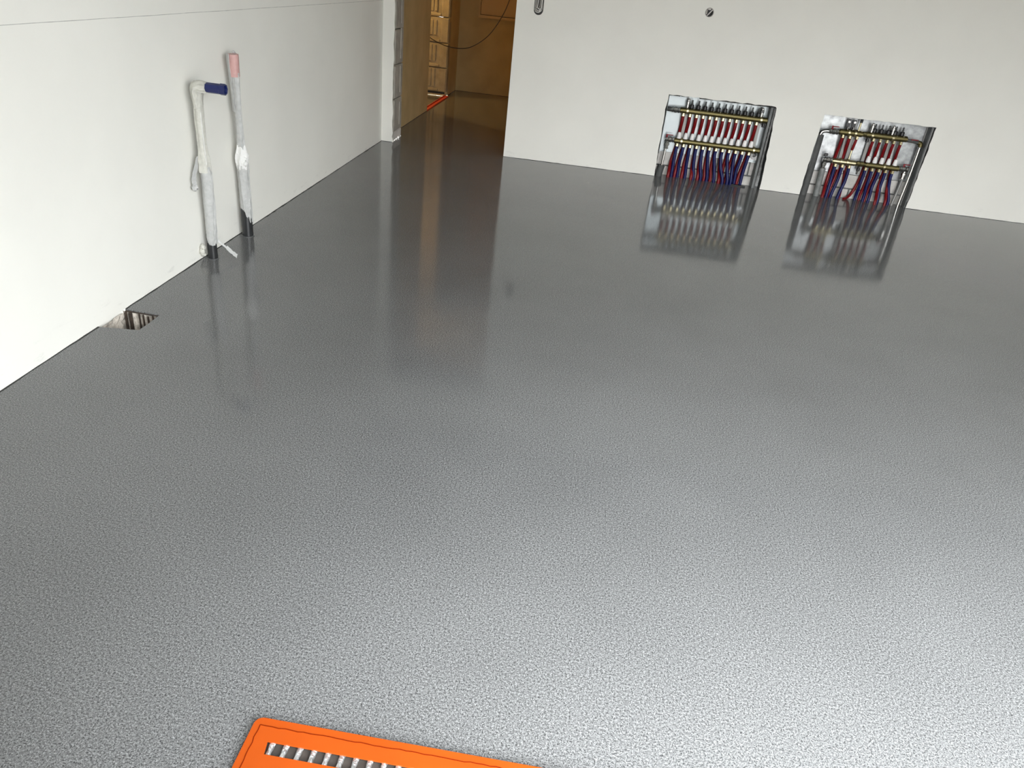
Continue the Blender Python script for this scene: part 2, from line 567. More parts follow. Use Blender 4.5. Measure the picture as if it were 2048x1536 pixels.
# blocks that show in the doorway jamb (pieces of the back wall)
def block_mesh(sx, sy, sz, seed, face, grip=True):
    """sand-lime block with a vertical groove and a grip slot on one end face: built of proud ribs"""
    r = random.Random(seed)
    V, F = cbox(sx, sy, sz, 0.004)
    V = [Vector(p) + Vector((r.uniform(-1, 1), r.uniform(-1, 1), r.uniform(-1, 1))) * 0.0012 for p in V]
    vf = (V, F)
    return vf
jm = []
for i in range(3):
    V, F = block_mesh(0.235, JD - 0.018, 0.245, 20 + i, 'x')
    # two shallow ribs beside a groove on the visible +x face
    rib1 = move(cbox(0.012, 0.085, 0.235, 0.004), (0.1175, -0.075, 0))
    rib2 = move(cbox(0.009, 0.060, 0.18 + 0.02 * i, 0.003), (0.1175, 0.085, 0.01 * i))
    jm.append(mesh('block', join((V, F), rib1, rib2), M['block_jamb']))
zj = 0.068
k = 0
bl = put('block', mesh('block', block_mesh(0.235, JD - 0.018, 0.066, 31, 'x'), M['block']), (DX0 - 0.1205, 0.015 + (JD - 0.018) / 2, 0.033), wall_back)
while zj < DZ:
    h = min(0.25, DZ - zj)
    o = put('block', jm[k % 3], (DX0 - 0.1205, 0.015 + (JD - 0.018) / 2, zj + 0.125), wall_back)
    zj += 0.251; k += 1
# crumbled mortar at the foot of the jamb
cr = random.Random(4)
Vc, Fc = [], []
for i in range(7):
    s = cr.uniform(0.008, 0.02)
    b_ = cbox(s, s * 1.2, s * .8, s * .25)
    b_ = ([Vector((p[0] * cr.uniform(.8, 1.2), p[1] * cr.uniform(.8, 1.2), p[2])) for p in b_[0]], b_[1])
    Vc, Fc = join((Vc, Fc), move(b_, (DX0 + cr.uniform(-.004, .008), cr.uniform(0.02, 0.24), s * .4)))
o = part('mortar_crumbs', (Vc, Fc), M['block'], wall_back)
o['kind'] = 'stuff'

# corridor shell
struct('wall_corridor_left', join(box(-0.24, 0.0, JD, SY0, -0.1, RZ)), M['plaster_raw'], 'bare skimmed wall of the dark corridor, on its left', 'wall')
wcf = struct('wall_corridor_side', box(-0.10, -0.028, SY1 + 0.03, CY1, -0.1, RZ), M['plaster_raw'], 'short dark return wall beyond the side opening', 'wall')
# pier of stacked blocks at the far side of the opening
pm = []
for i in range(3):
    r = random.Random(60 + i)
    base = block_mesh(0.235, 0.10, 0.246, 50 + i, 'y')
    ribs = [move(cbox(0.055, 0.014, 0.19 - .02 * i, .004), (-0.085, -0.05, 0.022)), move(cbox(0.030, 0.018, 0.19 - .02 * i, .005), (-0.03, -0.05, 0.022)),
            move(cbox(0.075, 0.012, 0.236, .004), (0.072, -0.05, 0))]
    grip = [move(cbox(0.13, 0.016, 0.030, .006), (-0.04, -0.05, -0.104))]
    pm.append(mesh('block', join(base, *ribs, *grip), M['block_dusty']))
zb = 0.040
bl0 = put('block', mesh('block', block_mesh(0.235, 0.10, 0.020, 77, 'y'), M['block_dusty']), (-0.145, SY1 + 0.05, 0.010), wcf)
k = 0
while zb < RZ - 0.05:
    put('block', pm[k % 3], (-0.145, SY1 + 0.05, zb + 0.125), wcf)
    zb += 0.251; k += 1
part('joint_gap', box(-0.255, -0.05, SY1 + 0.012, SY1 + 0.095, 0.018, 0.040), M['dark'], wcf, label='dark open joint under the lowest block')
struct('wall_corridor_end', box(-0.2, CX1 + .2, CY1, CY1 + 0.1, -0.1, RZ), M['plaster_raw'], 'bare end wall of the dark corridor', 'wall')
struct('wall_corridor_right', box(CX1, CX1 + 0.1, JD, CY1, -0.1, RZ), M['plaster_raw'], 'bare right wall of the dark corridor', 'wall')
struct('wall_side_room', join(box(-2.1, -2.0, 1.0, 3.4, -0.1, RZ), box(-2.1, -0.24, 0.95, 1.05, -0.1, RZ), box(-2.1, -0.27, 3.2, 3.3, -0.1, RZ), box(-2.0, -0.24, 1.05, SY0, -0.1, 0.0), box(-2.0, -.27, SY1, 3.2, -0.1, 0.0)),
       M['plaster_raw'], 'bare walls of the side room off the corridor', 'wall')
struct('wall_right', box(RX1, RX1 + 0.15, RY0, 0.0, -0.1, RZ), M['plaster'], 'white plastered wall on the right, out of the picture', 'wall')
struct('wall_front', join(box(-0.18, OPX0, RY0 - 0.15, RY0, -0.1, RZ), box(OPX1, RX1 + .15, RY0 - 0.15, RY0, -0.1, RZ), box(OPX0, OPX1, RY0 - 0.15, RY0, OPZ1, RZ)),
       M['plaster'], 'white wall around the wide garden opening behind the camera', 'wall')
struct('ceiling', box(-2.2, RX1 + 0.2, RY0 - 0.15, 3.5, RZ, RZ + 0.15), M['ceiling'], 'plain grey concrete ceiling', 'ceiling')
struct('ground', box(-40, 48, -70, RY0 - 0.15, -0.14, -0.02), M['stone'], 'unseen stone terrace added outside the opening to shape the daylight', 'ground')  # unseen terrace slab, added only to shape the incoming daylight
hv = [(-45, -44, 0), (50, -44, 0), (50, -36, 0), (-45, -36, 0), (-45, -44, 2.9), (50, -44, 2.9), (50, -36, 2.9), (-45, -36, 2.9), (-45, -40, 4.8), (50, -40, 4.8)]  # unseen row of houses, added to cut the low sky light
hf = [(0, 1, 5, 4), (1, 2, 6, 5), (2, 3, 7, 6), (3, 0, 4, 7), (7, 6, 9, 8), (5, 4, 8, 9), (4, 7, 8), (6, 5, 9)]
struct('sky_blocker_houses', ([(x, y, z - .02) for x, y, z in hv], hf), mat('sky_blocker_brick', (0.20, 0.15, 0.12), 0.9, noise=(1.5, .15)), 'unseen row of brick houses added behind the camera to block low sky light', 'sky_blocker_houses')
win = struct('added_opening_frame', join(box(OPX0, OPX0 + 0.06, RY0 - .13, RY0 - .05, 0.03, OPZ1), box(OPX1 - 0.06, OPX1, RY0 - .13, RY0 - .05, 0.03, OPZ1),
             box(OPX0 + .06, OPX1 - .06, RY0 - .13, RY0 - .05, OPZ1 - 0.06, OPZ1), box(OPX0, OPX1, RY0 - .15, RY0, -0.10, 0.03), box(3.3, 3.35, RY0 - .13, RY0 - .05, 0.03, OPZ1 - .06)),
             M['alu'], 'unseen dark frame added in the daylight opening behind the camera', 'window')  # unseen frame, added to the opening only for how daylight enters

# thin dark edge strip showing between the floor and the walls
def edge_strip(name, a, b, nrm, label, seed):
    r = random.Random(seed)
    a, b, nrm = Vector(a), Vector(b), Vector(nrm)
    n = max(2, int((b - a).length / 0.04))
    V, F = [], []
    for i in range(n + 1):
        p = a + (b - a) * (i / n)
        w = 0.0034 + r.uniform(-0.0022, 0.0022) + (0.004 if r.random() < .06 else 0)
        h = 0.0015 + r.uniform(0, 0.0015)
        V += [p + Vector((0, 0, -0.004)), p + Vector((0, 0, h)), p + nrm * w + Vector((0, 0, h * .5)), p + nrm * w + Vector((0, 0, -0.004))]
    for i in range(n):
        k = 4 * i
        for j in range(3):
            F.append((k + j, k + j + 1, k + j + 5, k + j + 4))
    return struct(name, (V, F), M['dark'], label, 'trim')
edge_strip('trim_1', (0.0, RY0, 0), (0.0, -3.735, 0), (1, 0, 0), 'dark foam edge strip along the near left wall', 1)
edge_strip('trim_2', (0.0, -3.56, 0), (0.0, -0.002, 0), (1, 0, 0), 'dark foam edge strip along the far left wall', 2)
edge_strip('trim_3', (DX1, 0, 0), (2.196, 0, 0), (0, -1, 0), 'dark foam edge strip between doorway and larger recess', 3)
edge_strip('trim_4', (3.018, 0, 0), (3.327, 0, 0), (0, -1, 0), 'dark foam edge strip between the two recesses', 4)
edge_strip('trim_5', (4.137, 0, 0), (RX1, 0, 0), (0, -1, 0), 'dark foam edge strip right of the recesses', 5)
edge_strip('trim_6', (0.0, 0, 0), (DX0, 0, 0), (0, -1, 0), 'dark foam edge strip at the narrow wall stub', 6)
edge_strip('trim_7', (0.0, JD, 0), (0.0, SY0, 0), (1, 0, 0), 'dark foam edge strip along the corridor wall', 7)
edge_strip('trim_8', (-0.02, CY1, 0), (CX1, CY1, 0), (0, -1.6, 0), 'dark foam edge strip at the corridor end', 8)
edge_strip('trim_9', (-0.028, SY1 + .1, 0), (-0.028, CY1, 0), (1.6, 0, 0), 'dark foam edge strip at the short return wall', 9)

# ------------------------------------------------------------------ heating manifolds
def bar_profile(length, r):
    """hexagonal-ish brass bar with stepped ends"""
    return [(0, r * .72), (0.006, r * .72), (0.006, r), (length - 0.006, r), (length - 0.006, r * .72), (length, r * .72)]

ME = {}
ME['white_cap'] = mesh('white_cap', lathe([(0, .0165), (.004, .0172), (.030, .0145), (.040, .0125), (.045, .009)], n=14), M['white_plastic'], True)
ME['port_nut'] = mesh('port_nut', lathe([(0, .0125), (-.008, .0125), (-.010, .0145), (-.020, .0145), (-.024, .0115)], n=6), M['brass_light'])
ME['black_cap'] = mesh('black_cap', lathe([(0, .013), (.004, .0165), (.026, .0165), (.030, .012)], n=12), M['black'], True)
ME['valve_stem'] = mesh('valve_stem', lathe([(0, .008), (.010, .008), (.012, .0062), (.030, .0062), (.032, .004)], n=10), M['darkgrey'], True)
ME['air_vent'] = mesh('air_vent', lathe([(0, .009), (.012, .009), (.012, .013), (.020, .013), (.020, .010), (.030, .010), (.030, .014), (.050, .014), (.052, .009), (.062, .009), (.066, .004)], n=12), M['chrome'], True)
ME['bleed_key'] = mesh('bleed_key', lathe([(0, .0055), (-.018, .0055), (-.018, .009), (-.026, .009)], axis='Y', n=10), M['black'], True)
ME['clamp'] = mesh('clamp', lathe([(0, .0225), (0, .0262), (.014, .0262), (.014, .0225)], axis='X', n=20), M['brass_light'], True)
ME['rivet'] = mesh('rivet', lathe([(0, .0042), (.003, .0042), (.004, .002)], n=8), M['brass_light'])
ME['ball_valve'] = mesh('ball_valve', lathe([(0, .016), (.008, .016), (.010, .021), (.020, .021), (.024, .017), (.034, .022), (.046, .022), (.056, .017), (.060, .021), (.070, .021), (.072, .014)], axis='X', n=8), M['chrome'])
ME['union'] = mesh('union', lathe([(0, .013), (-.010, .013), (-.012, .019), (-.030, .019), (-.032, .014), (-.046, .014), (-.048, .017), (-.056, .017)], n=8), M['chrome'])
ME['drain_cock'] = mesh('drain_cock', lathe([(0, .008), (-.014, .008), (-.014, .013), (-.034, .013), (-.036, .009)], n=10), M['black'], True)
ME['lever'] = mesh('lever', join(cbox(.052, .012, .006, .002), move(lathe([(-.018, .007), (.004, .007)], n=8), (-.02, 0, 0))), M['darkred'])

def pipe_mesh(pts, r=0.0125, sub=7, n=10):
    return tube(smooth_path(pts, sub), r, n)

def bracket(root, x, z0, z1, y=0.072):
    b = part('mounting_bracket', join(box(x - .011, x + .011, y, y + .004, z0, z1), box(x - .011, x - .008, y, .099, z0, z0 + .03), box(x - .011, x - .008, y, .099, z1 - .03, z1)), M['steel'], root)
    return b

# --- larger manifold (twelve circuits)
cab1 = thing('manifold_cabinet', (2.6, 0.06, 0.0), 'bright zinc back plate cabinet recessed behind the twelve circuit manifold', 'cabinet')
bp = part('back_plate', join(box(2.20, 2.958, 0.0985, 0.1005, 0.183, 0.600), box(2.20, 2.958, 0.092, 0.1005, 0.178, 0.1835)), M['zinc'], cab1)
part('side_channel', join(box(2.958, 2.976, 0.018, 0.1005, 0.0, 0.604), ), M['zinc_side'], cab1)
part('side_channel', join(box(2.976, 2.979, 0.008, 0.09, 0.0, 0.604), box(2.976, 2.992, 0.008, 0.011, 0.10, 0.598)), M['mortar'], cab1)
part('side_channel', box(2.199, 2.203, 0.02, 0.0985, 0.17, 0.600), M['zinc_side'], cab1)
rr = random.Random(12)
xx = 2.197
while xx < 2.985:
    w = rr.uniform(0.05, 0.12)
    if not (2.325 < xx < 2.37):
        part('lip_shadow_strip', box(xx, min(xx + w, 2.985), 0.004, 0.094, 0.6015 - rr.uniform(0, .002), 0.6065), M['dark'], cab1, label='black ragged strip standing for the plaster lip shadow along the top')  # dark boxes stand in for the shadow under the plaster lip
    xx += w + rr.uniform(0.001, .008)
part('service_tag', move(cbox(0.052, 0.002, 0.036, 0.0008), (2.935, 0.0965, 0.215)), M['white_plastic'], cab1)
part('tag_line', box(2.917, 2.951, 0.0948, 0.0956, 0.203, 0.207), M['black'], cab1)
part('locking_knob', move(lathe([(0, .017), (-.010, .017), (-.014, .012)], axis='Y'), (2.932, 0.0955, 0.235)), M['black'], cab1, True)

man1 = thing('heating_manifold', (2.6, 0.05, 0.25), 'brass underfloor heating manifold with twelve red and blue pipes in left recess', 'manifold')
BY = 0.050
UZ, LZ = 0.501, 0.277
ub = part('upper_bar', move(lathe(bar_profile(0.680, 0.0205), 'X', 20), (2.298, BY, UZ)), M['brass'], man1, True)
lb = part('lower_bar', move(lathe(bar_profile(0.672, 0.0200), 'X', 20), (2.300, BY, LZ)), M['brass'], man1, True)
rb = [2.304, 2.357, 2.413, 2.483, 2.536, 2.588, 2.638, 2.699, 2.722, 2.757, 2.800, 2.846]
bb = [2.334, 2.382, 2.442, 2.504, 2.561, 2.611, 2.665, 2.728, 2.767, 2.795, 2.826, 2.874]
rby = [.020, .055, .050, .030, .045, .060, .062, .030, .075, .080, .070, .062]
bby = [.045, .060, .058, .045, .042, .046, .035, .014, .020, .030, .050, .048]
pr = random.Random(3)
for i in range(12):
    x = 2.3335 + 0.0501 * i
    put('port_nut', ME['port_nut'], (x, BY, UZ - 0.020), ub)
    put('port_nut', ME['port_nut'], (x - .002, BY, LZ - 0.0195), lb)
    put('white_cap', ME['white_cap'], (x, BY, LZ + 0.019), lb)
    if i < 11:
        c = put('black_cap', ME['black_cap'], (x + .050, BY, UZ + 0.019), ub)
        put('valve_stem', ME['valve_stem'], (x + .050, BY, UZ + 0.048), ub)
    put('rivet', ME['rivet'], (x + .018, BY - .012, UZ + 0.0165), ub)
    j = pr.uniform(-.004, .004)
    pts = [(x, BY, UZ - .040), (x, BY + .006, UZ - .09), (x - .001, .084, LZ + .06), (x - .003, .087, LZ - .03), ((x + rb[i]) / 2 - .004 + j, .084, 0.12), (rb[i] + .002, rby[i] + .006, 0.035), (rb[i], rby[i], -0.03)]
    part('red_pipe', pipe_mesh(pts), M['red'], man1, True)
    x2 = x - .002
    pts = [(x2, BY, LZ - .040), (x2 - .001, BY, LZ - .08), ((x2 + bb[i]) / 2 - .004 - j, (BY + bby[i]) / 2 + .003, 0.11), (bb[i] - .002, bby[i] + .002, 0.035), (bb[i], bby[i], -0.03)]
    part('blue_pipe', pipe_mesh(pts), M['blue'], man1, True)
for x in (2.357, 2.911):
    bracket(man1, x, 0.215, 0.585)
    put('clamp', ME['clamp'], (x - .007, BY, UZ), ub)
    put('clamp', ME['clamp'], (x - .007, BY, LZ), lb)
put('air_vent', ME['air_vent'], (2.352, BY - .004, UZ + .019), ub)
put('air_vent', ME['air_vent'], (2.906, BY - .004, UZ + .019), ub)
put('bleed_key', ME['bleed_key'], (2.900, BY - .012, UZ + .062), ub)
put('drain_cock', ME['drain_cock'], (2.938, BY, UZ - .016), ub)
put('drain_cock', ME['drain_cock'], (2.950, BY + .004, UZ - .012), ub)
put('ball_valve', ME['ball_valve'], (2.230, BY, UZ - .003), ub)
part('supply_pipe', tube(smooth_path([(2.236, BY, UZ - .003), (2.214, BY + .01, UZ - .003), (2.204, BY + .03, UZ - .004)], 4), .017, 12), M['darkgrey'], man1, True)
put('ball_valve', ME['ball_valve'], (2.230, BY, LZ + .002), lb)
lv = put('lever', ME['lever'], (2.262, BY, LZ + .036), lb)
put('union', ME['union'], (2.252, BY, LZ - .012), lb)
part('supply_pipe', tube([(2.249, BY, LZ - .066), (2.243, BY - .008, 0.07)], .0085, 10), M['chrome'], man1, True)
part('pipe_sleeve', tube(smooth_path([(2.243, BY - .008, 0.082), (2.236, BY - .012, 0.04), (2.230, BY - .02, -.02)], 4), .027, 14), M['darkgrey'], man1, True)

# blocks seen below the back plates (pieces of the masonry core)
def recess_blocks(xs0, xs1, first):
    r = random.Random(first)
    for row, (za, zb_) in enumerate([(-0.03, 0.066), (0.076, 0.176)]):
        x = xs0 - (0.12 if row == 0 else 0.02)
        while x < xs1:
            w = 0.245
            a, b_ = max(x, xs0), min(x + w, xs1)
            if b_ - a > 0.02:
                put('block', mesh('block', cbox(b_ - a - 0.009, 0.012, zb_ - za, 0.003), M['block']), ((a + b_) / 2, 0.106 + r.uniform(-.001, .001), (za + zb_) / 2), core)
            x += w + 0.002
recess_blocks(2.20, 2.957, 1)
recess_blocks(3.34, 4.13, 2)
# thin black off-cut lying at the foot of the larger recess
o = put('foam_offcut', mesh('foam_offcut', cbox(0.11, 0.020, 0.010, 0.003), M['black']), (2.855, 0.020, 0.005), None, (0, 0, -0.18))
tag(o, 'small black foam strip lying on the floor in the left recess', 'offcut')

# --- smaller manifold (three plus five circuits)
cab2 = thing('manifold_cabinet', (3.74, 0.06, 0.0), 'mottled grey zinc back plate cabinet recessed behind the eight circuit manifold', 'cabinet')
part('back_plate', join(box(3.345, 4.135, 0.0985, 0.1005, 0.187, 0.596), box(3.345, 4.135, 0.093, 0.1005, 0.182, 0.1875)), M['zinc_dull'], cab2)
part('side_channel', box(4.128, 4.133, 0.016, 0.0985, 0.0, 0.597), M['zinc_side'], cab2)
part('side_channel', box(3.343, 3.347, 0.02, 0.0985, 0.187, 0.594), M['zinc_side'], cab2)
part('edge_flange', join(box(4.121, 4.128, 0.085, 0.0985, 0.0, 0.595), box(4.133, 4.139, 0.010, 0.014, 0.05, 0.597)), M['steel'], cab2)

man2 = thing('heating_manifold', (3.75, 0.05, 0.25), 'brass heating manifold in two joined sections with eight circuits in right recess', 'manifold')
UZ, LZ = 0.489, 0.275
u1 = part('upper_bar', move(lathe(bar_profile(0.176, 0.0215), 'X', 20), (3.494, BY, UZ - .002)), M['brass'], man2, True)
u2 = part('upper_bar', move(lathe(bar_profile(0.308, 0.0215), 'X', 20), (3.688, BY, UZ + .001)), M['brass'], man2, True)
l1 = part('lower_bar', move(lathe(bar_profile(0.176, 0.0205), 'X', 20), (3.507, BY, LZ - .001)), M['brass_light'], man2, True)
l2 = part('lower_bar', move(lathe(bar_profile(0.258, 0.0205), 'X', 20), (3.752, BY, LZ)), M['brass'], man2, True)
part('coupling', move(lathe([(0, .012), (.008, .012), (.008, .019), (.026, .019), (.026, .015), (.034, .015), (.034, .020), (.056, .020), (.056, .013), (.07, .013)], 'X', 8), (3.682, BY, LZ)), M['brass'], man2)
part('coupling', move(lathe([(-.006, .012), (.004, .018), (.020, .018), (.022, .013)], 'X', 8), (3.668, BY, UZ)), M['brass'], man2)
# left section
for i, x in enumerate((3.532, 3.584, 3.636)):
    put('port_nut', ME['port_nut'], (x, BY, UZ - .021), u1)
    put('port_nut', ME['port_nut'], (x + .009, BY, LZ - .020), l1)
    put('rivet', ME['rivet'], (x + .02, BY - .012, UZ + .0165), u1)
zf = 0.10
red_l = [[(3.532, BY, UZ - .043), (3.532, BY + .008, UZ - .09), (3.534, .082, LZ + .05), (3.530, .086, LZ - .03), (3.520, .070, .11), (3.506, .020, .02), (3.502, .010, -.03)],
         [(3.584, BY, UZ - .043), (3.584, BY + .008, UZ - .09), (3.588, .082, LZ + .05), (3.586, .086, LZ - .03), (3.572, .078, .13), (3.556, .062, .05), (3.551, .055, -.03)],
         [(3.636, BY, UZ - .043), (3.634, BY + .004, UZ - .08), (3.632, .062, 0.366)]]
blue_l = [[(3.541, BY, LZ - .043), (3.541, BY, LZ - .08), (3.540, .046, .11), (3.536, .030, .03), (3.534, .026, -.03)],
          [(3.593, BY, LZ - .043), (3.594, BY, LZ - .07), (3.590, .048, .13), (3.575, .040, .04), (3.568, .036, -.03)],
          [(3.645, BY, LZ - .043), (3.648, BY, LZ - .07), (3.646, .048, .13), (3.629, .036, .05), (3.618, .028, -.03)]]
for p in red_l:
    part('red_pipe', pipe_mesh(p, .0125 if p is not red_l[2] else .0105), M['red'], man2, True)
part('red_pipe', pipe_mesh([(3.630, .084, LZ + .02), (3.632, .087, LZ - .04), (3.645, .080, .12), (3.640, .05, .03), (3.636, .04, -.03)], .010), M['red'], man2, True)
for p in blue_l:
    part('blue_pipe', pipe_mesh(p, .0122), M['blue'], man2, True)
part('brass_stub', tube([(3.632, .062, 0.368), (3.628, .056, LZ + .018)], .0075, 10), M['brass_light'], man2, True)
# right section
brx = [3.766, 3.822, 3.853, 3.921, 4.004]
bry = [.060, .050, .020, .024, .030]
rrx = [3.712, 3.800, 3.838, 3.893, 3.972]
rry = [.070, .072, .050, -.020, -.004]
for i in range(5):
    x = 3.7575 + 0.0503 * i
    put('port_nut', ME['port_nut'], (x, BY, UZ - .020), u2)
    put('port_nut', ME['port_nut'], (x + .010, BY, LZ - .020), l2)
    put('white_cap', ME['white_cap'], (x + .010, BY, LZ + .0195), l2)
    put('black_cap', ME['black_cap'], (x - .012, BY, UZ + .020), u2)
    put('valve_stem', ME['valve_stem'], (x - .012, BY, UZ + .049), u2)
    if i > 2:
        put('rivet', ME['rivet'], (x + .004, BY - .014, UZ + .0165), u2)
    pts = [(x, BY, UZ - .043), (x + .001, BY + .008, UZ - .09), (x + .008, .082, LZ + .05), (x + .010, .087, LZ - .03)]
    if i == 0:
        pts += [(3.755, .086, .13), (3.735, .082, .05), (3.705, .062, .014), (3.672, .030, .004)]
    else:
        pts += [(x * .4 + rrx[i] * .6 + .006, .082 if i < 3 else .05, .11), (rrx[i] + .002, rry[i] + .012, .035), (rrx[i], rry[i], -.03)]
    part('red_pipe', pipe_mesh(pts, .0112), M['red'], man2, True)
    xb = x + .010
    pts = [(xb, BY, LZ - .043), (xb + .001, BY, LZ - .08), (xb * .55 + brx[i] * .45 - .002, .05, .12), (brx[i] + .001, bry[i] + .005, .035), (brx[i] - .003, bry[i], -.03)]
    part('blue_pipe', pipe_mesh(pts, .0118), M['blue'], man2, True)
for x, up, lo in ((3.566, u1, l1), (3.614, u1, l1), (3.737, u2, None), (3.888, u2, l2)):
    put('clamp', ME['clamp'], (x - .007, BY, UZ - .001), up)
    if lo:
        put('clamp', ME['clamp'], (x - .007 + (.004 if lo is l1 else .006), BY, LZ), lo)
for x, za, zb_ in ((3.551, .505, .582), (3.592, .505, .580)):
    g = part('mounting_bracket', join(box(x - .013, x + .013, .062, .066, za, zb_), ), M['black'], man2)
    part('bolt', move(lathe([(0, .0085), (-.008, .0085), (-.008, .0045), (-.012, .0045)], axis='Y', n=8), (x, .062, .562)), M['chrome'], g)
    part('clip', move(lathe([(0, .007), (.02, .007)], n=8), (x, BY, .508)), M['chrome'], g)
part('filling_tap', join(tube([(3.632, BY, .507), (3.634, BY, .566)], .0075, 10)), M['brass_light'], man2, True)
part('tap_cap', move(lathe([(0, .011), (.022, .011), (.024, .008)], n=8), (3.635, BY, .566)), M['black'], man2)
put('air_vent', ME['air_vent'], (3.724, BY - .004, UZ + .020), u2)
put('air_vent', ME['air_vent'], (3.876, BY - .004, UZ + .020), u2)
bracket(man2, 3.566, .21, .47)
bracket(man2, 3.614, .21, .47)
bracket(man2, 3.735, .19, .53)
bracket(man2, 3.890, .21, .53)
put('drain_cock', ME['drain_cock'], (3.716, BY, UZ - .018), u2)
put('drain_cock', ME['drain_cock'], (3.716, BY, LZ - .018), l2)
# left ends: elbow to the insulated riser, valve below
part('supply_pipe', tube(smooth_path([(3.420, BY, UZ - .007), (3.395, BY, UZ - .009), (3.374, BY, UZ - .020), (3.366, BY, UZ - .045)], 5), .014, 12), M['chrome'], man2, True)
put('ball_valve', ME['ball_valve'], (3.420, BY, UZ - .006), u1)
put('lever', ME['lever'], (3.462, BY, UZ + .030), u1)
part('insulated_riser', tube(smooth_path([(3.368, BY, UZ - .040), (3.366, BY - .005, .30), (3.362, BY - .014, .12), (3.357, BY - .022, -.02)], 5), .0285, 16), M['darkgrey'], man2, True)
put('ball_valve', ME['ball_valve'], (3.437, BY, LZ), l1)
h = put('lever', mesh('lever', cbox(.03, .012, .022, .004), M['black']), (3.452, BY, LZ + .036), l1)
put('union', ME['union'], (3.456, BY, LZ - .012), l1)
part('insulated_riser', tube(smooth_path([(3.457, BY, LZ - .066), (3.459, BY - .004, .10), (3.460, BY - .010, -.02)], 5), .0225, 14), M['greypipe'], man2, True)
# right ends
put('ball_valve', ME['ball_valve'], (4.004, BY, LZ + .002), l2)
put('lever', ME['lever'], (4.058, BY, LZ + .036), l2)
put('union', ME['union'], (4.057, BY, LZ - .014), l2)
part('supply_pipe', tube(smooth_path([(4.058, BY, LZ - .068), (4.050, BY - .004, .10), (4.036, BY - .010, -.02)], 4), .0105, 12), M['steel'], man2, True)
part('supply_pipe', tube(smooth_path([(3.990, BY, UZ - .005), (4.040, BY, UZ - .008), (4.085, BY, UZ - .012)], 4), .012, 12), M['darkgrey'], man2, True)
put('lever', ME['lever'], (4.050, BY - .004, UZ + .004), u2)
part('elbow', tube(smooth_path([(4.078, BY, UZ - .012), (4.100, BY, UZ - .018), (4.103, BY, UZ - .040)], 4), .016, 12), M['brass'], man2, True)
part('supply_pipe', tube(smooth_path([(4.103, BY, UZ - .045), (4.099, BY - .004, .22), (4.088, BY - .012, .05), (4.085, BY - .015, -.02)], 5), .0115, 12), M['chrome'], man2, True)

# ------------------------------------------------------------------ electrical holes in the end wall
sb = thing('socket_box', (2.367, 0.02, 1.175), 'round black socket hole with one grey cable, high above the larger manifold', 'socket box')
part('box_back', move(lathe([(0, .029), (.004, .029)], 'Y', 20), (2.367, 0.037, 1.175)), M['void'], sb)
part('box_rim', tube([(2.367 + .029 * math.cos(a), 0.006, 1.175 + .029 * math.sin(a)) for a in [2 * PI * k / 24 for k in range(25)]], .0028, 6), M['greycable'], sb, True)
part('cable', tube(smooth_path([(2.352, .030, 1.148), (2.360, .004, 1.160), (2.378, -.002, 1.184), (2.392, .020, 1.198)], 5), .0036, 8), M['whitecable'], sb, True)
part('terminal', move(cbox(.012, .02, .03, .003), (2.3485, .024, 1.176)), M['greycable'], sb)
part('terminal', move(cbox(.022, .018, .012, .003), (2.366, .022, 1.196)), M['whitecable'], sb)

db = thing('socket_box', (1.154, 0.02, 1.10), 'tall double socket hole stuffed with coiled grey cable, beside the doorway', 'socket box')
part('box_back', join(box(1.122, 1.186, 0.040, 0.044, 1.036, 1.17)), M['void'], db)
part('box_rim', move(lathe([(0, .031), (.03, .031)], 'Y', 20), (1.154, 0.008, 1.066)), M['void'], db)
cr = random.Random(9)
for k, (dx, w, zb_, yy) in enumerate([(-.004, .026, 1.050, .004), (-.002, .019, 1.058, -.006), (.004, .024, 1.062, -.014), (.006, .014, 1.073, -.016), (-.006, .012, 1.078, -.004)]):
    pts = []
    for t in range(13):
        a = PI * t / 12
        pts.append((1.154 + dx - w * math.cos(a) + .002 * math.sin(5 * a + k), yy + .006 * math.cos(a * 1.5 + k), zb_ + w * .9 * (1 - math.sin(a))))
    pts = [(pts[0][0] + .003, .03, 1.165)] + pts + [(pts[-1][0] - .004, .032, 1.17)]
    part('cable', tube(smooth_path(pts, 3), .0034, 7), M['greycable'] if k % 3 else M['whitecable'], db, True)
part('cable_end', tube([(1.166, -.004, 1.075), (1.165, -.014, 1.062), (1.163, -.020, 1.054)], .0042, 8), M['whitecable'], db, True)

# ------------------------------------------------------------------ wrapped pipes on the left wall
def wrap(path, seed, amp=0.14, n=36, sub=8):
    """crumpled film wound on a pipe. path points (x, y, z, r)"""
    r = random.Random(seed)
    P = smooth_path(path, sub)
    ph = [(r.uniform(0, 6.28), r.uniform(-.9, .9), kk) for kk in (2, 3, 5, 7)]
    jit = [[r.uniform(-1, 1) for _ in range(n)] for _ in P]
    rid = [(r.uniform(0, 6.28), r.uniform(-.10, .10), r.uniform(1.3, 2.3)) for _ in range(5)]
    def mod(i, a):
        s = i * 0.35
        v = 0
        for p, tw, kk in ph:
            v += math.sin(kk * a + p + tw * s) / kk ** .6
        k = int(round(a / (2 * PI) * n)) % n
        e = 0
        for a0, dr, hh in rid:
            da = (a - a0 - dr * s + PI) % (2 * PI) - PI
            e += hh * math.exp(-(da / .16) ** 2)
        return 1 + amp * 0.22 * v + amp * 0.22 * jit[i][k] + amp * e
    return tube([p[:3] for p in P], [p[3] for p in P], n, True, mod)

